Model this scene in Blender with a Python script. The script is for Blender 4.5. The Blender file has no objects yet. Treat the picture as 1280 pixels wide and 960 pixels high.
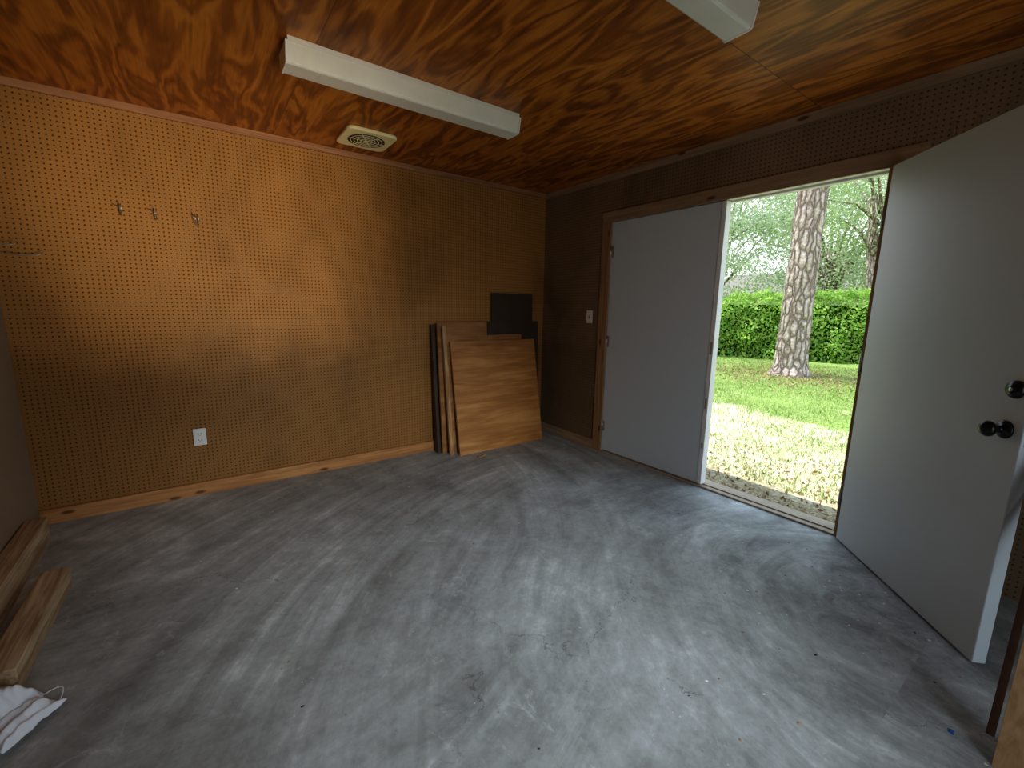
import bpy, bmesh, math, random
import numpy as np
from mathutils import Vector, Matrix, noise as mnoise
random.seed(7); rng=np.random.default_rng(7)
C=bpy.context.scene.collection
H=2.44; L=3.82; REAR=-5.1; T=0.12

# ------------------------------------------------------------------ materials
class NT:
    def __init__(s,name,rough=.6,spec=.3,metal=0.0):
        s.m=bpy.data.materials.new(name); s.m.use_nodes=True; s.nt=s.m.node_tree
        s.b=s.nt.nodes['Principled BSDF']; s.b.inputs['Roughness'].default_value=rough
        s.b.inputs['Specular IOR Level'].default_value=spec; s.b.inputs['Metallic'].default_value=metal
        s._co=None
    def n(s,t,**k):
        x=s.nt.nodes.new(t)
        for a,b in k.items(): setattr(x,a,b)
        return x
    def set(s,sock,v):
        if isinstance(v,bpy.types.NodeSocket): s.nt.links.new(v,sock)
        else:
            if isinstance(v,(tuple,list)) and len(v)==3 and len(sock.default_value)==4: v=(*v,1)
            sock.default_value=v
    def co(s):
        if s._co is None: s._co=s.n('ShaderNodeTexCoord').outputs['Object']
        return s._co
    def math(s,op,a,b=0.0,c=None):
        x=s.n('ShaderNodeMath',operation=op); s.set(x.inputs[0],a); s.set(x.inputs[1],b)
        if c is not None: s.set(x.inputs[2],c)
        return x.outputs[0]
    def sep(s,v=None):
        x=s.n('ShaderNodeSeparateXYZ'); s.set(x.inputs[0],v or s.co()); return x.outputs
    def comb(s,a,b,c):
        x=s.n('ShaderNodeCombineXYZ')
        for i,v in enumerate((a,b,c)): s.set(x.inputs[i],v)
        return x.outputs[0]
    def scale(s,v,sc):
        x=s.n('ShaderNodeVectorMath',operation='MULTIPLY'); s.set(x.inputs[0],v); x.inputs[1].default_value=sc; return x.outputs[0]
    def add(s,v,w):
        x=s.n('ShaderNodeVectorMath',operation='ADD'); s.set(x.inputs[0],v); s.set(x.inputs[1],w); return x.outputs[0]
    def noise(s,v,sc,det=3,rough=.5,dist=0):
        x=s.n('ShaderNodeTexNoise'); s.set(x.inputs['Vector'],v); x.inputs['Scale'].default_value=sc
        x.inputs['Detail'].default_value=det; x.inputs['Roughness'].default_value=rough; x.inputs['Distortion'].default_value=dist
        return x.outputs[0]
    def vor(s,v,sc,feat='F1'):
        x=s.n('ShaderNodeTexVoronoi',feature=feat); s.set(x.inputs['Vector'],v); x.inputs['Scale'].default_value=sc; return x.outputs['Distance']
    def ramp(s,f,stops):
        x=s.n('ShaderNodeValToRGB'); s.set(x.inputs[0],f); e=x.color_ramp.elements
        while len(e)<len(stops): e.new(.5)
        for i,(p,c) in enumerate(stops):
            e[i].position=p; e[i].color=(*c,1) if isinstance(c,tuple) else (c,c,c,1)
        return x.outputs[0]
    def mr(s,f,a,b,c=0.,d=1.):
        x=s.n('ShaderNodeMapRange'); s.set(x.inputs[0],f)
        for i,v in enumerate((a,b,c,d)): x.inputs[i+1].default_value=v
        return x.outputs[0]
    def mix(s,f,a,b,bt='MIX'):
        x=s.n('ShaderNodeMix',data_type='RGBA',blend_type=bt); s.set(x.inputs[0],f); s.set(x.inputs[6],a); s.set(x.inputs[7],b); return x.outputs[2]
    def col(s,v): s.set(s.b.inputs['Base Color'],v); return s
    def bump(s,h,st=.3,d=.01):
        x=s.n('ShaderNodeBump'); x.inputs['Strength'].default_value=st; x.inputs['Distance'].default_value=d
        s.set(x.inputs['Height'],h); s.set(s.b.inputs['Normal'],x.outputs[0]); return s

def plain(name,c,rough=.5,spec=.3,metal=0,var=.12,sc=8):
    m=NT(name,rough,spec,metal); f=m.noise(m.co(),sc,4)
    m.col(m.mix(f,tuple(x*(1-var) for x in c),tuple(min(1,x*(1+var)) for x in c))); m.bump(m.noise(m.co(),sc*12,2),.05,.002)
    return m.m

def pegboard(name,ax,tint,off,ha=.9):
    m=NT(name,.55,.25); o=m.sep(); h=o[ax]; z=o[2]
    def cell(v): return m.math('SUBTRACT',m.math('FRACT',m.math('MULTIPLY',v,1/.0254)),.5)
    cx=cell(h); cz=cell(z)
    d=m.math('SQRT',m.math('ADD',m.math('MULTIPLY',cx,cx),m.math('MULTIPLY',cz,cz)))
    hole=m.mr(d,.13,.20,1,0)
    a=tint; b=tuple(x*.66 for x in tint); c=tuple(x*1.18 for x in tint)
    st=m.noise(m.scale(m.co(),(1,1,.6)),1.6,5,.6,.4)
    base=m.ramp(st,[(.3,b),(.5,a),(.72,c)])
    low_shade=m.mr(m.math('ADD',z,m.math('MULTIPLY',m.noise(m.scale(m.co(),(1.2,1.2,2)),1.5,6,.62),.8)),1.25,1.5,1,0)  # shade painted into the colour: ragged darker band across the lower wall
    base=m.mix(m.math('MULTIPLY',low_shade,.42),base,tuple(x*.36 for x in tint))
    fine=m.noise(m.co(),260,2); base=m.mix(m.math('MULTIPLY',fine,.25),base,tuple(x*.5 for x in tint))
    fr=m.math('FRACT',m.math('DIVIDE',m.math('ADD',h,off+12.2),1.22))
    seam=m.mr(m.math('ABSOLUTE',m.math('SUBTRACT',fr,.5)),.4978,.4995)
    lip=m.mr(m.math('ABSOLUTE',m.math('SUBTRACT',fr,.5)),.4935,.4965)
    base=m.mix(m.math('MULTIPLY',lip,.18),base,tuple(min(1,x*1.6) for x in tint))
    base=m.mix(m.math('MULTIPLY',seam,.6),base,(.05,.03,.015))
    m.col(m.mix(m.math('MULTIPLY',hole,ha),base,(.025,.012,.005)))
    m.bump(m.math('SUBTRACT',1.0,hole),.4,.003)
    return m.m

def plywood(name,grain,light,mid,dark,tr=3.0,al=.75,panel=None,lines=26,wr=.35):
    m=NT(name,.42,.3); o=m.sep(); v=m.co()
    if panel:
        k=m.math('FLOOR',m.math('DIVIDE',m.math('ADD',o[0],panel[0]),1.22)); q=m.math('FLOOR',m.math('DIVIDE',m.math('ADD',o[1],panel[1]),2.44))
        v=m.add(v,m.comb(m.math('MULTIPLY',k,3.7),m.math('MULTIPLY',q,5.3),m.math('MULTIPLY',k,7.1)))
    sc=[tr]*3; sc[grain]=al
    n=m.noise(m.scale(v,tuple(sc)),1.0,3,.5,.5)
    ring=m.math('SINE',m.math('MULTIPLY',n,lines*6.283/4))
    ring=m.mr(ring,-1,1)
    fs=[80.]*3; fs[grain]=2.5
    fine=m.noise(m.scale(v,tuple(fs)),1.0,4,.65)
    ms=[14.]*3; ms[grain]=1.6
    medium=m.noise(m.scale(v,tuple(ms)),1.0,3,.6,.4)
    big=m.noise(m.scale(v,(1.3,1.3,1.3)),1.0,3)
    f=m.math('ADD',m.math('MULTIPLY',ring,wr),m.math('ADD',m.math('MULTIPLY',fine,.30),m.math('ADD',m.math('MULTIPLY',medium,.35),m.math('MULTIPLY',big,.25))))
    c=m.ramp(f,[(.36,light),(.58,mid),(.84,dark)])
    if panel:
        for i,(off,w,am) in enumerate(((panel[0],1.22,.5),(panel[1],2.44,.8))):
            fr=m.math('FRACT',m.math('DIVIDE',m.math('ADD',o[i],off+w*10),w))
            s=m.mr(m.math('ABSOLUTE',m.math('SUBTRACT',fr,.5)),.5-.003/w,.5-.001/w); c=m.mix(m.math('MULTIPLY',s,am),c,(.03,.012,.004))
    m.col(c); m.bump(m.math('ADD',ring,fine),.1,.002)
    return m.m

def lumber(name,grain,light,dark,knots=True):
    m=NT(name,.6,.25); v=m.co(); sc=[28.]*3; sc[grain]=1.6
    n=m.noise(m.scale(v,tuple(sc)),1,3,.55,1.2)
    sc2=[90.]*3; sc2[grain]=3
    f=m.math('ADD',m.math('MULTIPLY',n,.75),m.math('MULTIPLY',m.noise(m.scale(v,tuple(sc2)),1,2),.25))
    c=m.ramp(f,[(.35,light),(.62,dark)])
    if knots:
        ks=[9.]*3; ks[grain]=3.2
        k=m.vor(m.scale(v,tuple(ks)),1.0); c=m.mix(m.mr(k,.07,.14,.85,0),c,(.09,.035,.012))
    m.col(c); m.bump(f,.15,.003); return m.m

def concrete():
    m=NT('concrete_floor',.5,.35); v=m.co(); o=m.sep()
    def arc(cx,cy,a,b,seed):
        dx=m.math('SUBTRACT',o[0],cx); dy=m.math('SUBTRACT',o[1],cy)
        r=m.math('SQRT',m.math('ADD',m.math('MULTIPLY',dx,dx),m.math('MULTIPLY',dy,dy))); th=m.math('ARCTAN2',dy,dx)
        return m.noise(m.comb(m.math('MULTIPLY',r,a),m.math('MULTIPLY',th,b),seed),1,8,.70,.9)
    a1=arc(-.6,-3.3,7,1.5,0.0); a2=arc(-3.2,-.2,6,1.5,4.0); big=m.noise(v,.75,4,.55); med=m.noise(v,3.0,8,.70,.6); fine=m.noise(v,45,4,.7); mf=m.noise(v,11,6,.7,.3)
    sel=m.mr(m.noise(v,.55,1),.38,.62); arcs=m.mix(sel,a1,a2)
    f=m.math('ADD',m.math('MULTIPLY',arcs,.38),m.math('ADD',m.math('MULTIPLY',big,.18),m.math('ADD',m.math('MULTIPLY',med,.21),m.math('ADD',m.math('MULTIPLY',fine,.09),m.math('MULTIPLY',mf,.14)))))
    c=m.ramp(f,[(.39,(.19,.20,.198)),(.465,(.31,.33,.33)),(.53,(.44,.475,.48)),(.60,(.70,.75,.755))])
    st=m.mr(m.noise(v,1.1,6,.7),.50,.68); c=m.mix(m.math('MULTIPLY',st,.40),c,(.19,.175,.15))
    ws=m.mr(m.noise(m.scale(v,(1.2,.7,1)),6.5,8,.75,1.4),.59,.68); c=m.mix(m.math('MULTIPLY',ws,.40),c,(.72,.75,.75))
    cr=m.vor(m.add(v,m.comb(m.noise(v,1.5,6,.6),m.noise(m.scale(v,(1,1.3,1)),1.9,6,.6),0.)),.8,'DISTANCE_TO_EDGE')
    crm=m.math('MULTIPLY',m.mr(cr,.0008,.003,1,0),m.mr(m.noise(v,2.7,2),.50,.58)); c=m.mix(m.math('MULTIPLY',crm,.55),c,(.08,.08,.075))
    sp=m.math('MULTIPLY',m.mr(m.vor(v,17),.035,.06,1,0),m.mr(m.noise(v,2.3,2),.52,.6)); c=m.mix(m.math('MULTIPLY',sp,.7),c,(.8,.8,.78))
    sd=m.mr(m.vor(v,11),.03,.06,1,0); c=m.mix(m.math('MULTIPLY',sd,.4),c,(.10,.095,.09))
    m.col(c); m.set(m.b.inputs['Roughness'],m.mr(f,.35,.65,.55,.38)); m.bump(m.math('ADD',med,m.math('MULTIPLY',fine,.5)),.15,.005); return m.m

def ground():
    m=NT('lawn',.95,.05); v=m.co(); o=m.sep()
    big=m.noise(v,.7,5,.65); fine=m.noise(v,22,5,.75); mf=m.noise(v,5,5,.7)
    g=m.ramp(fine,[(.3,(.10,.17,.04)),(.5,(.23,.33,.09)),(.7,(.42,.50,.20))])
    s=m.ramp(m.math('ADD',m.math('MULTIPLY',fine,.5),m.math('MULTIPLY',mf,.5)),[(.35,(.34,.34,.17)),(.5,(.58,.54,.36)),(.65,(.82,.77,.62))])
    dist=m.mr(o[0],2.2,6.0,.0,.36)
    c=m.mix(m.mr(m.math('ADD',big,dist),.52,.68,0,1),s,g)
    d=m.ramp(m.noise(v,40,4,.8),[(.35,(.14,.115,.06)),(.5,(.36,.30,.19)),(.66,(.60,.52,.38))])
    c=m.mix(m.mr(m.math('ADD',o[0],m.math('MULTIPLY',m.noise(v,3,4),.8)),.9,1.3,1,0),c,d)
    m.col(c); m.bump(fine,.8,.03); return m.m

def leafmat(name,a,b,tr=.4):
    m=NT(name,.5,.3)
    c=m.ramp(m.noise(m.co(),2.5,6,.8),[(.35,a),(.65,b)]); m.col(c)
    t=m.n('ShaderNodeBsdfTranslucent'); m.set(t.inputs[0],c)
    x=m.n('ShaderNodeMixShader'); x.inputs[0].default_value=tr
    m.nt.links.new(m.b.outputs[0],x.inputs[1]); m.nt.links.new(t.outputs[0],x.inputs[2])
    m.nt.links.new(x.outputs[0],m.nt.nodes['Material Output'].inputs[0]); return m.m

def bark():
    m=NT('pine_bark',.9,.1); v=m.scale(m.co(),(9,9,2.6)); v=m.add(v,m.comb(m.noise(m.co(),3,3),m.noise(m.co(),4,3),0.))
    d=m.vor(v,1.0,'DISTANCE_TO_EDGE'); fl=m.noise(m.co(),18,5,.7)
    pl=m.ramp(fl,[(.3,(.30,.22,.18)),(.5,(.52,.43,.37)),(.7,(.72,.65,.59))])
    m.col(m.mix(m.mr(d,.02,.16,.75,0),pl,(.13,.09,.07))); m.bump(m.math('ADD',m.mr(d,0,.25),m.math('MULTIPLY',fl,.3)),1,.05); return m.m

M={}
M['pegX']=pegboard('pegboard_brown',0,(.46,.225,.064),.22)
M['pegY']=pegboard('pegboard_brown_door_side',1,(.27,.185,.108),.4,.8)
M['ceil']=plywood('fir_plywood_ceiling',1,(.60,.235,.036),(.37,.122,.018),(.13,.036,.006),6.5,1.4,(0,-.03),22,.27)
M['ply']=plywood('plywood_sheet',0,(.64,.33,.115),(.46,.21,.062),(.20,.07,.018),9,1.1,lines=10,wr=.2)
M['ply2']=plywood('plywood_sheet_dark',0,(.50,.27,.11),(.38,.18,.06),(.18,.07,.02),8,1.1,lines=10,wr=.2)
M['edge']=lumber('plywood_edge',2,(.58,.36,.17),(.28,.15,.065),False)
M['hard']=plain('hardboard_dark',(.075,.05,.032),.6,.3,var=.2)
M['trimx']=lumber('pine_trim_x',0,(.60,.31,.12),(.38,.17,.06))
M['trimy']=lumber('pine_trim_y',1,(.42,.30,.19),(.28,.185,.11))
M['trimz']=lumber('pine_trim_z',2,(.42,.27,.14),(.28,.17,.08))
M['crown']=lumber('crown_strip',0,(.50,.27,.14),(.34,.16,.08),False)
M['timber']=lumber('weathered_timber',1,(.70,.56,.38),(.34,.23,.13),False)
M['floor']=concrete()
M['drywall']=plain('painted_wall_tan',(.36,.28,.20),.8,.1,sc=3)
M['door']=plain('door_paint_grey_white',(.61,.69,.735),.34,.45,var=.02,sc=2)
M['dooredge']=plain('door_edge_white',(.78,.81,.83),.4,.4,var=.03)
M['jamb']=plain('jamb_white',(.74,.74,.70),.5,.3,var=.06)
M['thr']=plain('threshold_weathered',(.45,.38,.29),.55,.3,var=.2,sc=20)
M['black']=plain('black_hardware',(.02,.018,.017),.3,.5,.6)
M['steel']=plain('zinc_steel',(.5,.49,.46),.35,.5,.9)
M['rust']=plain('rusty_steel',(.13,.075,.05),.7,.3,.3,var=.4,sc=20)
M['plate']=plain('plastic_plate_white',(.82,.82,.78),.35,.5,var=.03)
M['slot']=plain('dark_slot',(.03,.03,.03),.6,.2)
M['cream']=plain('vent_cream_plastic',(.94,.87,.52),.4,.4,var=.04)
m=NT('fixture_lens_acrylic',.3,.5); o=m.sep(); m.col(m.mix(m.noise(m.co(),6,3),(.76,.74,.64),(.92,.90,.82)))
w=m.math('SINE',m.math('MULTIPLY',o[0],900)); m.bump(w,.3,.002); M['lens']=m.m
M['house_metal']=plain('fixture_white_metal',(.84,.83,.76),.4,.4,var=.04)
M['cloth']=plain('white_cloth',(.80,.84,.90),.85,.1,var=.06,sc=20)
M['roof']=plain('roof_shingle',(.22,.2,.18),.9,.1,var=.3,sc=20)
M['stucco']=plain('stucco_cream',(.75,.68,.55),.9,.1)
M['glass']=plain('window_glass_dark',(.08,.1,.12),.1,.6)
M['lawn']=ground(); M['bark']=bark()
M['blade']=leafmat('grass_blades',(.20,.31,.07),(.50,.58,.24),.3)
M['hedge']=leafmat('hedge_leaves',(.16,.34,.05),(.55,.74,.20),.4)
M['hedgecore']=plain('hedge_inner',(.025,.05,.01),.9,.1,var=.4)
M['oak']=leafmat('oak_leaves',(.22,.34,.13),(.48,.58,.30),.5)
M['oak2']=leafmat('oak_leaves_pale',(.34,.44,.27),(.60,.68,.47),.5)
M['litter']=plain('dry_leaves',(.36,.25,.14),.8,.1,var=.5,sc=60)
M['bluescrap']=plain('blue_scrap',(.03,.12,.4),.5)

# ------------------------------------------------------------------ mesh builder
class B:
    def __init__(s,name): s.name=name; s.v=[]; s.f=[]; s.mi=[]; s.mats=[]; s.sm=[]
    def m(s,k):
        if k not in s.mats: s.mats.append(k)
        return s.mats.index(k)
    def raw(s,vs,fs,k,smooth=False,tf=None):
        n=len(s.v); s.v+=[tuple(tf@Vector(v)) if tf else tuple(v) for v in vs]
        s.f+=[tuple(n+i for i in f) for f in fs]; s.mi+=[s.m(k)]*len(fs); s.sm+=[smooth]*len(fs); return s
    def box(s,x0,x1,y0,y1,z0,z1,k,tf=None):
        vs=[(x,y,z) for z in (z0,z1) for y in (y0,y1) for x in (x0,x1)]
        return s.raw(vs,[(0,2,3,1),(4,5,7,6),(0,1,5,4),(2,6,7,3),(0,4,6,2),(1,3,7,5)],k,False,tf)
    def lathe(s,prof,k,tf=None,n=24,smooth=True):
        vs=[];fs=[]
        for r,z in prof:
            for i in range(n):
                a=2*math.pi*i/n; vs.append((r*math.cos(a),r*math.sin(a),z))
        for j in range(len(prof)-1):
            for i in range(n): fs.append((j*n+i,j*n+(i+1)%n,(j+1)*n+(i+1)%n,(j+1)*n+i))
        return s.raw(vs,fs,k,smooth,tf)
    def tube(s,pts,r,k,n=8,tf=None):
        pts=[Vector(p) for p in pts]; rs=r if isinstance(r,(list,tuple)) else [r]*len(pts); vs=[];fs=[]
        for i,p in enumerate(pts):
            d=(pts[min(i+1,len(pts)-1)]-pts[max(i-1,0)]).normalized()
            up=Vector((0,0,1)) if abs(d.z)<.9 else Vector((1,0,0)); a=d.cross(up).normalized(); b=d.cross(a).normalized()
            for j in range(n):
                t=2*math.pi*j/n; vs.append(p+(a*math.cos(t)+b*math.sin(t))*rs[i])
        for i in range(len(pts)-1):
            for j in range(n): fs.append((i*n+j,i*n+(j+1)%n,(i+1)*n+(j+1)%n,(i+1)*n+j))
        fs.append(tuple(range(n))[::-1]); fs.append(tuple((len(pts)-1)*n+j for j in range(n)))
        return s.raw(vs,fs,k,True,tf)
    def prism(s,poly,x0,x1,k,axis=0,tf=None):
        n=len(poly); vs=[]
        for x in (x0,x1):
            for a,b in poly: vs.append((x,a,b) if axis==0 else ((a,x,b) if axis==1 else (a,b,x)))
        fs=[(i,(i+1)%n,n+(i+1)%n,n+i) for i in range(n)]+[tuple(range(n))[::-1],tuple(range(n,2*n))]
        return s.raw(vs,fs,k,False,tf)
    def done(s,bevel=0,parent=None,fix=True):
        me=bpy.data.meshes.new(s.name); me.from_pydata(s.v,[],s.f)
        for k in s.mats: me.materials.append(M[k])
        me.polygons.foreach_set('material_index',s.mi); me.polygons.foreach_set('use_smooth',s.sm)
        if fix:
            bm=bmesh.new(); bm.from_mesh(me); bmesh.ops.recalc_face_normals(bm,faces=bm.faces); bm.to_mesh(me); bm.free()
        o=bpy.data.objects.new(s.name,me); C.objects.link(o)
        if bevel:
            b=o.modifiers.new('bevel','BEVEL'); b.width=bevel; b.segments=2; b.limit_method='ANGLE'
        if parent: o.parent=parent
        return o
def empty(name):
    e=bpy.data.objects.new(name,None); C.objects.link(e); return e

# ------------------------------------------------------------------ room shell
Y1,Y2,Y3,HD=-.8975,-1.8735,-2.755,2.05
RX0,RX1=-2.75,-1.80     # rear doorway
B('floor').box(-L-.1,T,REAR-.1,T,-.14,0,'floor').done()
B('ceiling').box(-L-T,T,REAR-T,T,H,H+.05,'ceil').done()
B('roof').box(-L-.5,.36,REAR-.5,.6,H+.06,H+.16,'roof').done()
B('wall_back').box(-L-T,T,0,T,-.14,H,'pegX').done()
B('wall_left').box(-L-T,-L,REAR,0,-.14,H,'drywall').done()
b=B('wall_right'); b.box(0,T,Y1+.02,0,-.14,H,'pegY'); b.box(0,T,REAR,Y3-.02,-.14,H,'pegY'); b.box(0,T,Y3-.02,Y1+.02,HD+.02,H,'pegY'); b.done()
b=B('wall_rear'); b.box(-L,RX0,REAR-T,REAR,-.14,H,'drywall'); b.box(RX1,0,REAR-T,REAR,-.14,H,'drywall'); b.box(RX0,RX1,REAR-T,REAR,2.05,H,'drywall'); b.done()
B('baseboard_back').box(-L+.002,-.0,-.02,0,0,.09,'trimx').done(.002)
B('baseboard_right').box(-.02,0,-.80,-.02,0,.09,'trimy').done(.002)
B('trim_crown').box(-L,0,-.02,0,H-.04,H,'crown').done(.002)
B('trim_crown_right').box(-.016,0,REAR,-.02,H-.05,H,'trimy').done(.002)
b=B('trim_door_casing'); b.box(-.018,0,Y1-.002,-.80,0,HD-.004,'trimz'); b.box(-.018,0,-2.90,-.80,HD-.002,HD+.085,'trimy'); b.box(-.018,0,-2.85,Y3-.002,0,HD-.004,'trimz'); b.done(.002)
b=B('trim_door_jamb'); b.box(.0,T+.02,Y1,Y1+.02,0,HD,'jamb'); b.box(.0,T+.02,Y3-.02,Y3,0,HD,'jamb'); b.box(.0,T+.02,Y3,Y1,HD,HD+.02,'jamb')
b.box(.05,.065,Y3,Y1,HD-.012,HD,'jamb'); b.done(.001)
b=B('trim_threshold'); b.box(-.015,.15,Y3,Y1,.0,.012,'thr'); b.box(.03,.10,Y3,Y1,.012,.02,'thr'); b.done(.003)

# ------------------------------------------------------------------ doors
d1=empty('door_1')
B('door_1_slab').box(.0,.044,Y2+.004,Y1-.004,.022,HD-.006,'door').done(.002,d1)
b=B('astragal'); b.box(-.006,.056,Y2-.028,Y2+.004,.022,HD-.006,'dooredge'); b.box(-.008,-.006,Y2-.02,Y2-.004,.60,.68,'steel'); b.box(-.008,-.006,Y2-.02,Y2-.004,1.0,1.09,'steel');b.box(-.008,-.006,Y2-.02,Y2-.004,.3,.34,'steel'); b.done(.001,d1)
def hinge(b,x,y,z):
    b.tube([(x,y,z-.05),(x,y,z+.05)],.007,'steel',10); b.tube([(x,y,z-.056),(x,y,z-.05)],.004,'steel'); b.tube([(x,y,z+.05),(x,y,z+.056)],.004,'steel')
    b.box(x+.003,x+.007,y-.03,y+.0,z-.048,z+.048,'steel')
b=B('hinges'); [hinge(b,-.008,Y1-.002,z) for z in (.25,1.03,1.8)]; b.done(0,d1)
H0=Vector((-.02,-2.75,0)); u=Vector((-.717,-.697,0)).normalized(); n=Vector((.697,-.717,0)).normalized()
TF=Matrix(((u.x,n.x,0,H0.x),(u.y,n.y,0,H0.y),(0,0,1,0),(0,0,0,1)))
d2=empty('door_2'); DE=.968
b=B('door_2_slab'); b.box(.045,DE,0,.044,.012,HD-.006,'door',TF); b.box(DE,DE+.002,.001,.043,.013,HD-.007,'door',TF)
b.box(DE+.002,DE+.004,.009,.035,.86,.95,'steel',TF); b.box(DE+.002,DE+.004,.009,.035,1.01,1.09,'steel',TF); b.done(0,d2)
b=B('knob')
for side in (-1,1):
    base=Matrix.Translation(Vector((.905,0 if side<0 else .044,.905)))@Matrix.Rotation(math.radians(90*(1 if side<0 else -1)),4,'X')
    b.lathe([(0,0),(.033,0),(.033,.006),(.026,.012),(.013,.014),(.012,.032),(.02,.038),(.028,.048),(.029,.058),(.022,.068),(.01,.072),(0,.072)],'black',TF@base,28)
    base=Matrix.Translation(Vector((.918,0 if side<0 else .044,1.052)))@Matrix.Rotation(math.radians(90*(1 if side<0 else -1)),4,'X')
    b.lathe([(0,0),(.032,0),(.032,.006),(.028,.016),(.016,.018),(.014,.020),(0,.020)],'black',TF@base,28)
    b.lathe([(0,.020),(.007,.020),(.007,.0215),(0,.0215)],'steel',TF@base,16)
b.done(0,d2)
b=B('hinges_open'); 
for z in (.25,1.03,1.8):
    b.tube([(-.026,-2.762,z-.05),(-.026,-2.762,z+.05)],.006,'steel',10)
b.done(0,d2)

# ------------------------------------------------------------------ ceiling fixtures
def fixture(x0,x1,y0,y1):
    e=empty('ceiling_light_fixture'); yc=(y0+y1)/2; w=(y1-y0)/2
    b=B('housing'); b.box(x0,x1,yc-w,yc+w,H-.028,H,'house_metal'); 
    poly=[(yc-w-.004,H-.02),(yc-w-.002,H-.03),(yc-w+.012,H-.098),(yc-w+.022,H-.105),(yc+w-.022,H-.105),(yc+w-.012,H-.098),(yc+w+.002,H-.03),(yc+w+.004,H-.02)]
    for a,c in ((x0-.01,x0),(x1,x1+.01)): b.prism(poly,a,c,'house_metal')
    b.done(.002,e)
    p2=[(a+(.003 if a<yc else -.003),z+.002) for a,z in poly]
    B('lens').prism(p2,x0,x1,'lens').done(.003,e)
fixture(-2.555,-1.315,-1.305,-1.155)
fixture(-2.44,-1.22,-2.62,-2.48)
e=empty('ceiling_exhaust_vent')
cx,cy=-1.92,-.365; w=.165
poly=[]
for (sx,sy,a0) in ((1,1,0),(-1,1,90),(-1,-1,180),(1,-1,270)):
    for i in range(7):
        a=math.radians(a0+i*15); poly.append((cx+sx*(w-.045)+.045*math.cos(a),cy+sy*(w-.045)+.045*math.sin(a)))
b=B('grille_plate'); b.prism(poly,H-.022,H,'cream',axis=2); b.done(.006,e)
b=B('grille_rings'); t0=Matrix.Translation((cx,cy,H-.022))@Matrix.Rotation(math.pi,4,'X')
b.lathe([(0,.0005),(.120,.0005),(.120,.002),(0,.002)],'slot',t0,40)
for r in (.103,.081,.059,.037):
    b.lathe([(r-.003,.001),(r-.003,.003),(r+.003,.0035),(r+.003,.001)],'cream',t0,48)
b.lathe([(0,.006),(.014,.006),(.017,.004),(.017,.001)],'cream',t0,32)
for i in range(6):
    a=i*math.pi/3; b.box(.015,.120,-.0025,.0025,.002,.003,'cream',t0@Matrix.Rotation(a,4,'Z'))
b.done(0,e)

# ------------------------------------------------------------------ electrical plates
b=B('wall_outlet'); ox,oz=-3.02,.409
b.box(ox-.036,ox+.036,-.007,0,oz-.058,oz+.058,'plate')
for dz in (-.022,.022):
    b.box(ox-.017,ox+.017,-.010,-.006,oz+dz-.015,oz+dz+.015,'plate')
    b.box(ox-.009,ox-.006,-.0105,-.009,oz+dz-.004,oz+dz+.007,'slot'); b.box(ox+.006,ox+.009,-.0105,-.009,oz+dz-.004,oz+dz+.007,'slot'); b.box(ox-.002,ox+.002,-.0105,-.009,oz+dz-.012,oz+dz-.007,'slot')
b.done(.0015)
b=B('light_switch'); oy,oz=-.678,1.24
b.box(-.007,0,oy-.036,oy+.036,oz-.058,oz+.058,'plate'); b.box(-.010,-.006,oy-.006,oy+.006,oz-.014,oz+.014,'slot'); b.box(-.019,-.008,oy-.004,oy+.004,oz-.002,oz+.009,'plate'); b.done(.0015)

# ------------------------------------------------------------------ peg hooks
def hook(x,z,r=.0025,s=1.0):
    b=B('pegboard_hook')
    b.tube([(x,.0,z+.03),(x,-.008,z+.032),(x,-.012,z+.02),(x,-.012,z-.02),(x+.004,-.02,z-.035),(x+.008*s,-.05,z-.04),(x+.012*s,-.085,z-.02),(x+.014*s,-.095,z+.02)],r,'steel',8)
    b.tube([(x-.03,-.012,z+.028),(x,-.012,z+.012),(x+.012,-.014,z-.01)],r,'steel',8); b.done()
hook(-3.28,1.846); hook(-3.122,1.84); hook(-2.907,1.834,.003,-1)
for dz,ln in ((0,.20),(.045,.12)):
    b=B('wall_bracket_hook'); z=1.555+dz; y=-.06-dz
    b.tube([(-L,y,z),(-L+.03,y,z-.004),(-L+ln*.6,y,z-.008),(-L+ln*.9,y,z-.004),(-L+ln,y,z+.012)],.0032,'steel',8); b.tube([(-L+.003,y,z-.04),(-L+.004,y,z+.03)],.004,'steel',8); b.done()
for yy in (-2.98,-3.06):
    b=B('wire_hook'); b.tube([(-.0,yy,2.20),(-.012,yy,2.20),(-.02,yy-.005,2.17),(-.03,yy-.01,2.13),(-.055,yy-.01,2.125),(-.065,yy-.01,2.15)],.0022,'steel',8); b.done()

# ------------------------------------------------------------------ leaning sheets
def sheet(name,x0,x1,yb,yt,ht,th,k,ek='edge',z0=0.0):
    ln=ht; ang=math.asin(max(-1,min(1,(yt-yb)/ln)))
    tf=Matrix.Translation((0,yb,z0))@Matrix.Rotation(-ang,4,'X')
    b=B(name); b.box(x0,x1,0,.0012,0.0,ln,k,tf); b.box(x0+.0004,x1-.0004,.0012,th-.0012,0.0,ln,ek,tf); b.box(x0,x1,th-.0012,th,0,ln,k,tf)
    return b.done()
sheet('hardboard_panel',-.665,-.165,-.065,-.02,1.45,.006,'hard','hard')
sheet('hardboard_panel',-.72,-.10,-.095,-.04,1.18,.006,'hard','hard')
sheet('plywood_sheet',-1.26,-.74,-.15,-.06,1.175,.018,'ply2')
sheet('plywood_sheet',-1.195,-.35,-.20,-.09,1.06,.018,'ply2')
sheet('plywood_sheet',-1.165,-.215,-.30,-.125,1.02,.019,'ply')
sheet('hardboard_offcut',-1.305,-1.275,-.14,-.04,1.16,.05,'hard','hard')
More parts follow.
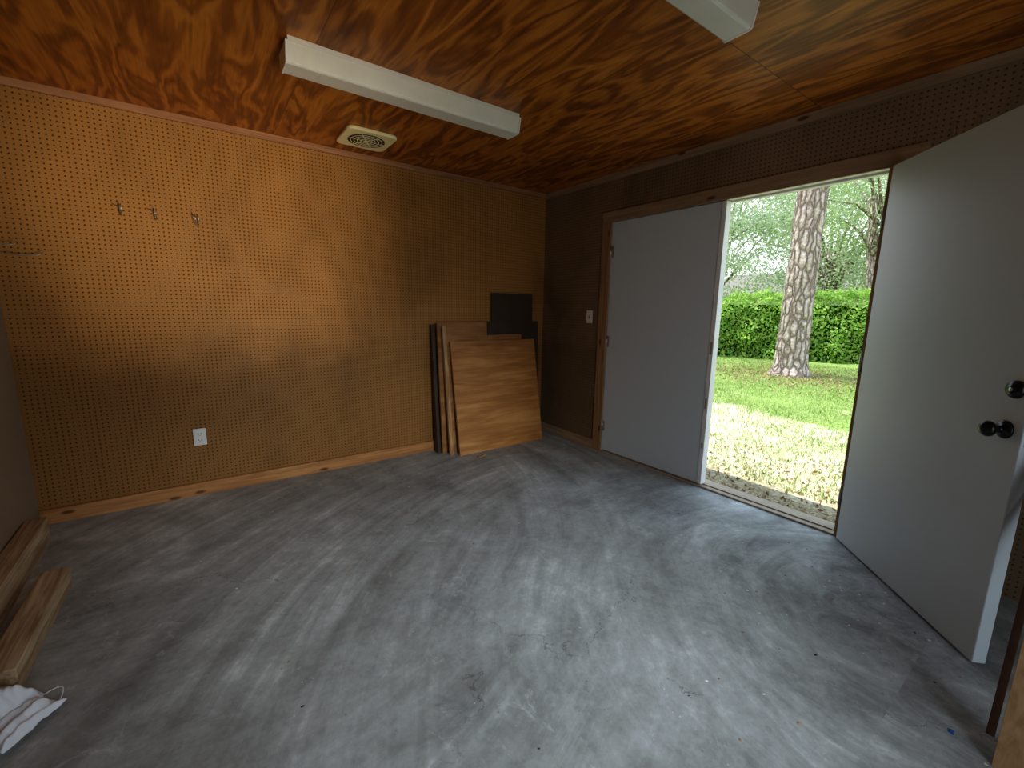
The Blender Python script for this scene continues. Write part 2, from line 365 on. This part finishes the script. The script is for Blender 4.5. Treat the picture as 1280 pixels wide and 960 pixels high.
sheet('wood_batten',-1.235,-1.20,-.245,-.115,1.15,.02,'edge')
b=B('wood_scrap'); b.box(-.08,.02,-.01,.015,0,.008,'edge',Matrix.Translation((-.98,-.40,0))@Matrix.Rotation(.3,4,'Z')); b.done()

# ------------------------------------------------------------------ timbers on the left
def beam(name,x,y0,y1,w,h,rz,k='timber'):
    b=B(name); tf=Matrix.Translation((x,y0,0))@Matrix.Rotation(rz,4,'Z'); 
    N=10; vs=[];fs=[]
    ln=y0-y1
    for i in range(N+1):
        t=-ln*i/N; j=.002*math.sin(i*1.7)
        vs+=[(-w/2+j,t,0),(w/2+j,t,0),(w/2+j,t,h+j),(-w/2+j,t,h+j)]
    for i in range(N):
        for q in range(4): fs.append((i*4+q,i*4+(q+1)%4,(i+1)*4+(q+1)%4,(i+1)*4+q))
    fs+=[(3,2,1,0),tuple(N*4+q for q in range(4))]
    b.raw(vs,fs,k,False,tf); return b.done(.004)
beam('timber_beam',-3.772,-.27,-1.75,.085,.14,.006)
beam('timber_beam',-3.60,-.86,-1.56,.092,.092,-.02)

# ------------------------------------------------------------------ mask and cloth on floor
def crumple(name,cx,cy,sx,sy,rz,amp,fr,k,pleats=0,N=56,seed=0,lift=.003,dome=0):
    vs=[];fs=[]
    tf=Matrix.Translation((cx,cy,0))@Matrix.Rotation(rz,4,'Z')
    for j in range(N+1):
        for i in range(N+1):
            a=(i/N-.5)*sx; c=(j/N-.5)*sy
            q=mnoise.noise(Vector((a*fr+seed,c*fr,seed)));q2=mnoise.noise(Vector((a*fr*2.6,c*fr*2.6+seed,3)))
            e=1-max(abs(i/N-.5),abs(j/N-.5))*2
            rr=min(1,math.hypot(i/N-.5,j/N-.5)*2)
            z=lift+amp*abs(q)*1.5*min(1,e*4+.15)+amp*.35*abs(q2)+dome*(1-rr*rr)
            if pleats: z+=.005*math.sin(c/sy*pleats*6.283)+.005
            vs.append((a+q2*.03*(sx)+q*.15*sx,c+q*.12*sy,z+.002))
    for j in range(N):
        for i in range(N): k0=j*(N+1)+i; fs.append((k0,k0+1,k0+N+2,k0+N+1))
    b=B(name); b.raw(vs,fs,k,True,tf); return b,tf
e=empty('face_mask')
b,tf=crumple('mask_body',-3.535,-1.735,.17,.13,.9,.035,9,'cloth',4,seed=2,dome=.03)
o=b.done(0,e,False); s=o.modifiers.new('s','SOLIDIFY'); s.thickness=.002
b,tf2=crumple('folded_layer',-3.605,-1.68,.17,.16,-.4,.08,12,'cloth',0,seed=9,dome=.08); o=b.done(0,e,False); s=o.modifiers.new('s','SOLIDIFY'); s.thickness=.002
b=B('ear_loops')
for sx in (-1,1):
    b.tube([tf@Vector((sx*(.075+.05*math.sin(t*math.pi/8)),.045-.09*t/8,.006+.012*math.sin(t*math.pi/8))) for t in range(9)],.002,'cloth',6)
b.done(0,e)

# ------------------------------------------------------------------ strips leaning by the door
def lean(name,x0,x1,zt,y,w,th,k):
    ln=math.hypot(x1-x0,zt); ang=math.atan2(x1-x0,zt)
    tf=Matrix.Translation((x0,y,0))@Matrix.Rotation(ang,4,'Y'); B(name).box(0,th,-w,0,0,ln,k,tf).done(.001)
lean('rusty_metal_strip',-1.065,-.04,2.10,-3.505,.02,.006,'rust')
lean('leaning_wood_board',-1.20,-.06,2.3,-3.533,.10,.02,'trimz')
b=B('floor_debris')
for i in range(140):
    x=random.uniform(-3.2,-.1); y=random.uniform(-3.4,-.5)
    if random.random()<.45: x=random.gauss(-.7,.3); y=random.gauss(-3.0,.3)
    if x>-.03: continue
    s=random.uniform(.002,.007); tf=Matrix.Translation((x,y,0))@Matrix.Rotation(random.random()*3,4,'Z')
    b.raw([(-s,-s*.6,0),(s,-s*.4,0),(s*.7,s*.7,0),(-s*.6,s*.5,0),(0,0,s*.5)],[(0,1,4),(1,2,4),(2,3,4),(3,0,4),(3,2,1,0)],random.choice(['plate','plate','edge','slot']),False,tf)
tf=Matrix.Translation((-1.15,-3.44,0)); b.raw([(-.01,-.008,0),(.012,-.006,0),(.008,.009,0),(-.008,.007,0),(0,0,.008)],[(0,1,4),(1,2,4),(2,3,4),(3,0,4),(3,2,1,0)],'bluescrap',False,tf)
b.done()

# ------------------------------------------------------------------ outdoors
GZ=-.10
lawn=empty('lawn')
me=B('ground_surface'); me.raw([(-60,-60,GZ),(90,-60,GZ),(90,70,GZ),(-60,70,GZ)],[(0,1,2,3)],'lawn'); me.done(0,lawn)
def leafmesh(name,cent,size,k,up=0.0,parent=None,asp=.5):
    n_=len(cent); a=rng.normal(size=(n_,3)); a[:,2]+=up; a/=np.linalg.norm(a,axis=1)[:,None]
    t=rng.normal(size=(n_,3)); bb=np.cross(a,t); bb/=np.linalg.norm(bb,axis=1)[:,None]
    s=size*rng.uniform(.6,1.3,size=(n_,1)); v=np.stack([cent-a*s*.5,cent+bb*s*asp*.5,cent+a*s*.5,cent-bb*s*asp*.5],1).reshape(-1,3)
    m_=bpy.data.meshes.new(name); m_.vertices.add(n_*4); m_.vertices.foreach_set('co',v.ravel().astype(np.float32))
    m_.loops.add(n_*4); m_.loops.foreach_set('vertex_index',np.arange(n_*4,dtype=np.int32)); m_.polygons.add(n_)
    m_.polygons.foreach_set('loop_start',np.arange(0,n_*4,4,dtype=np.int32)); m_.update(calc_edges=True); m_.materials.append(M[k])
    o=bpy.data.objects.new(name,m_); C.objects.link(o)
    if parent: o.parent=parent
    return o
N=110000
x=.75+rng.random(N)**1.25*10; y=rng.uniform(-5,7,N)-.0
den=np.array([mnoise.noise(Vector((a*.9,b_*.9,2))) for a,b_ in zip(x,y)]); keep=(den+rng.uniform(-.25,.55,N)+np.clip((x-3)*.12,0,.4)>.10)&(((x-7.95)**2+(y-.66)**2)>.25); x,y=x[keep],y[keep]; N=len(x)
hgt=rng.uniform(.02,.055,N); ang=rng.uniform(0,6.28,N); wd=.004+.0006*x; lean_=rng.normal(0,.02,(N,2))
v=np.zeros((N,3,3)); v[:,0]=np.stack([x-np.cos(ang)*wd,y-np.sin(ang)*wd,np.full(N,GZ)],1); v[:,1]=np.stack([x+np.cos(ang)*wd,y+np.sin(ang)*wd,np.full(N,GZ)],1); v[:,2]=np.stack([x+lean_[:,0],y+lean_[:,1],GZ+hgt],1)
m_=bpy.data.meshes.new('grass'); m_.vertices.add(N*3); m_.vertices.foreach_set('co',v.ravel().astype(np.float32)); m_.loops.add(N*3); m_.loops.foreach_set('vertex_index',np.arange(N*3,dtype=np.int32)); m_.polygons.add(N); m_.polygons.foreach_set('loop_start',np.arange(0,N*3,3,dtype=np.int32)); m_.update(calc_edges=True); m_.materials.append(M['blade']); o=bpy.data.objects.new('grass',m_); C.objects.link(o); o.parent=lawn
lc=np.stack([.2+rng.random(2500)**1.6*1.6,rng.uniform(-4,1,2500),np.full(2500,GZ+.008)],1)
leafmesh('leaf_litter',lc,.035,'litter',0,lawn)
lc=np.stack([rng.normal(7.8,1.0,2500),rng.normal(.6,1.1,2500),np.full(2500,GZ+.02)],1); leafmesh('pine_litter',lc,.06,'litter',0,lawn)
tx,ty=7.95,.66
pe=empty('pine_tree')
vs=[];fs=[];NS=48;zs=np.concatenate([np.linspace(-.1,.5,14),np.linspace(.56,11,150)])
for z in zs:
    fl=.13*math.exp(-(z+.1)/.16)
    for i in range(NS):
        a=6.283*i/NS; r=.315-.008*z+fl*(1+.35*math.sin(a*5+1))
        r+=.022*mnoise.noise(Vector((math.cos(a)*2.6,math.sin(a)*2.6,z*2.0)))+.014*mnoise.noise(Vector((math.cos(a)*7,math.sin(a)*7,z*6)))
        vs.append((tx+r*math.cos(a)+.012*z,ty+r*math.sin(a),z))
for j in range(len(zs)-1):
    for i in range(NS): fs.append((j*NS+i,j*NS+(i+1)%NS,(j+1)*NS+(i+1)%NS,(j+1)*NS+i))
b=B('trunk'); b.raw(vs,fs,'bark',True); b.done(0,pe)
b=B('limbs'); cl=[]
for i in range(16):
    z=8+i*.22; a=i*2.4; ln=random.uniform(1.6,3.2); p=Vector((tx+.1,ty,z)); q=p+Vector((math.cos(a)*ln,math.sin(a)*ln,ln*.35)); b.tube([p,(p+q)/2+Vector((0,0,.1)),q],[.07,.045,.02],'bark',7)
    for k in range(3): cl.append(p.lerp(q,.55+.22*k))
b.done(0,pe)
cent=np.concatenate([rng.normal((c.x,c.y,c.z),(.45,.45,.3),(90,3)) for c in cl]); leafmesh('needles',cent,.22,'oak',0,pe,.15)
hd=Vector((.5,-.866,0)); hn=Vector((.866,.5,0)); P0=Vector((11.35,2.1,0))
he=empty('hedge'); NN=46000
s_=rng.uniform(-10,10,NN); 
top=1.84; face=rng.random(NN)
topv=top+.34*np.array([mnoise.noise(Vector((a*.9,7,0)))+.5*mnoise.noise(Vector((a*2.4,3,0))) for a in s_])
zz=GZ+(topv-GZ)*rng.random(NN)
bul=np.array([mnoise.noise(Vector((a*1.3,z*1.6,0)))+.5*mnoise.noise(Vector((a*3,z*3,5))) for a,z in zip(s_,zz)])
rnd=np.clip((zz-topv+.45)/.45,0,1)**2*.35
dd=rng.uniform(-.12,.12,NN)+.34*bul+rnd; tt=face<.30; zz=np.where(tt,topv+rng.normal(0,.07,NN)-.02,zz); dd=np.where(tt,rng.uniform(.15,1.2,NN),dd)
cent=np.stack([P0.x+hd.x*s_+hn.x*dd,P0.y+hd.y*s_+hn.y*dd,zz],1); leafmesh('hedge_foliage',cent,.10,'hedge',0,he,.6)
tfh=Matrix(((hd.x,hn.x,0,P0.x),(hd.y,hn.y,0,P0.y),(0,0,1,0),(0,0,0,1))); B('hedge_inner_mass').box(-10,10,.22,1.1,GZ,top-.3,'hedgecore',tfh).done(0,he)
def tree(x,y,h,sp,k,ncl,nl,size,seed,low=.35):
    random.seed(seed); e=empty('oak_tree'); b=B('trunk_and_limbs')
    top=Vector((x+random.uniform(-.4,.4),y+random.uniform(-.4,.4),h*.55)); b.tube([(x,y,GZ),(x,y,h*.2),((x+top.x)/2,(y+top.y)/2,h*.38),top],[.26,.21,.17,.1],'bark',10)
    cs=[]
    for i in range(ncl):
        z=h*random.uniform(low,1.0); rr=sp*math.sqrt(max(.15,1-((z/h-.62)/.5)**2)); a=random.uniform(0,6.283); r=rr*math.sqrt(random.uniform(.1,1))
        c=Vector((x+math.cos(a)*r,y+math.sin(a)*r,z)); cs.append(c)
        st=Vector((x,y,h*random.uniform(.2,.5))); mid=st.lerp(c,.5)+Vector((0,0,.3)); 
        if i%2==0: b.tube([st,mid,c],[.07,.04,.014],'bark',6)
    b.done(0,e)
    cent=np.concatenate([rng.normal((c.x,c.y,c.z),(.62,.62,.36),(nl,3)) for c in cs]); leafmesh('foliage',cent,size,k,0,e,.5)
tree(18,9.5,9,4.0,'oak2',48,320,.15,1,.25)
tree(21,4.5,8,3.8,'oak2',46,340,.15,2,.20)
tree(25,12,12,5,'oak',46,240,.2,3,.2)
tree(27,6.5,10,5,'oak2',46,260,.2,4,.12)
tree(20,-.6,6,3.0,'oak',44,360,.14,5,.2)
tree(26,-1,10,5,'oak2',40,240,.2,6,.15)
tree(16.5,1.6,9.5,3.6,'oak',36,380,.12,8,.36)
tree(22,-8,9,4.5,'oak',36,260,.2,9,.2)
tree(20,17,10,4.5,'oak',36,260,.2,10,.2)
b=B('neighbor_house'); hx,hy=33,12
b.box(hx,hx+8,hy-8,hy+8,GZ,2.6,'stucco'); b.raw([(hx-.6,hy-8.6,2.6),(hx+8.6,hy-8.6,2.6),(hx+8.6,hy+8.6,2.6),(hx-.6,hy+8.6,2.6),(hx+4,hy-5,4.6),(hx+4,hy+5,4.6)],[(0,1,4),(1,2,5,4),(2,3,5),(3,0,4,5),(3,2,1,0)],'roof')
for k in range(3): b.box(hx-.05,hx+.02,hy-5+k*4,hy-3.8+k*4,.9,2.1,'glass')
b.done()

# ------------------------------------------------------------------ lights / world
w=bpy.data.worlds.new('sky'); bpy.context.scene.world=w; w.use_nodes=True; nt=w.node_tree; bg=nt.nodes['Background']
tc=nt.nodes.new('ShaderNodeTexCoord'); sx=nt.nodes.new('ShaderNodeSeparateXYZ'); rp=nt.nodes.new('ShaderNodeValToRGB')
nt.links.new(tc.outputs['Generated'],sx.inputs[0]); nt.links.new(sx.outputs[2],rp.inputs[0]); nt.links.new(rp.outputs[0],bg.inputs[0])
rp.color_ramp.elements[0].color=(.92,.96,1,1); rp.color_ramp.elements[1].color=(.52,.72,1,1); bg.inputs[1].default_value=1.9
def light(name,typ,loc,target,energy,color,**k):
    l=bpy.data.lights.new(name,typ); l.energy=energy; l.color=color
    for a,v in k.items(): setattr(l,a,v)
    o=bpy.data.objects.new(name,l); C.objects.link(o); o.location=loc; o.rotation_euler=(Vector(target)-Vector(loc)).to_track_quat('-Z','Y').to_euler(); return o
light('sun','SUN',(0,0,20),(.12*20,-.25*20,0),5.0,(1,.95,.87),angle=.009)
light('floor_fill_spot','SPOT',(-2.3,REAR+.1,1.95),(-1.95,-1.75,0),290,(.84,.93,1),spot_size=math.radians(54),spot_blend=1.0,shadow_soft_size=.35)  # added spot by the rear doorway, brightens the middle of the floor
light('rear_doorway_fill','AREA',(-2.27,REAR+.03,1.05),(-1.6,0,.9),12,(.80,.91,1),shape='RECTANGLE',size=.9,size_y=1.9)  # added area fill in the rear doorway, lifts cool light on the doors
light('wall_pool_spot','SPOT',(-2.1,-4.9,.45),(-2.72,0,1.85),400,(1,.87,.66),spot_size=math.radians(29),spot_blend=1.0,shadow_soft_size=.25)  # added spot whose cone shapes the warm pool on the pegboard
light('ceiling_fill_spot','SPOT',(-2.2,-4.9,.25),(-2.85,-1.1,2.44),80,(1,.86,.66),spot_size=math.radians(42),spot_blend=1.0,shadow_soft_size=.3)  # second added warm spot, brightens the left part of the ceiling

# ------------------------------------------------------------------ camera
P=(-2.9820,-3.5537,1.3035); yaw,pi_,ro=.6304,.1722,.0154; f=541.42
fw=Vector((math.sin(yaw)*math.cos(pi_),math.cos(yaw)*math.cos(pi_),-math.sin(pi_))); r=Vector((math.cos(yaw),-math.sin(yaw),0)); uu=r.cross(fw)
r2=r*math.cos(ro)+uu*math.sin(ro); u2=uu*math.cos(ro)-r*math.sin(ro)
cam=bpy.data.cameras.new('camera'); co=bpy.data.objects.new('camera',cam); C.objects.link(co); cam.sensor_width=36; cam.lens=36*f/1280; cam.clip_start=.02; cam.clip_end=300
co.matrix_world=Matrix(((r2[0],u2[0],-fw[0],P[0]),(r2[1],u2[1],-fw[1],P[1]),(r2[2],u2[2],-fw[2],P[2]),(0,0,0,1)))
bpy.context.scene.camera=co
vs_=bpy.context.scene.view_settings; vs_.view_transform='Standard'; vs_.exposure=0
try: vs_.look='Medium High Contrast'
except Exception: vs_.look='None'
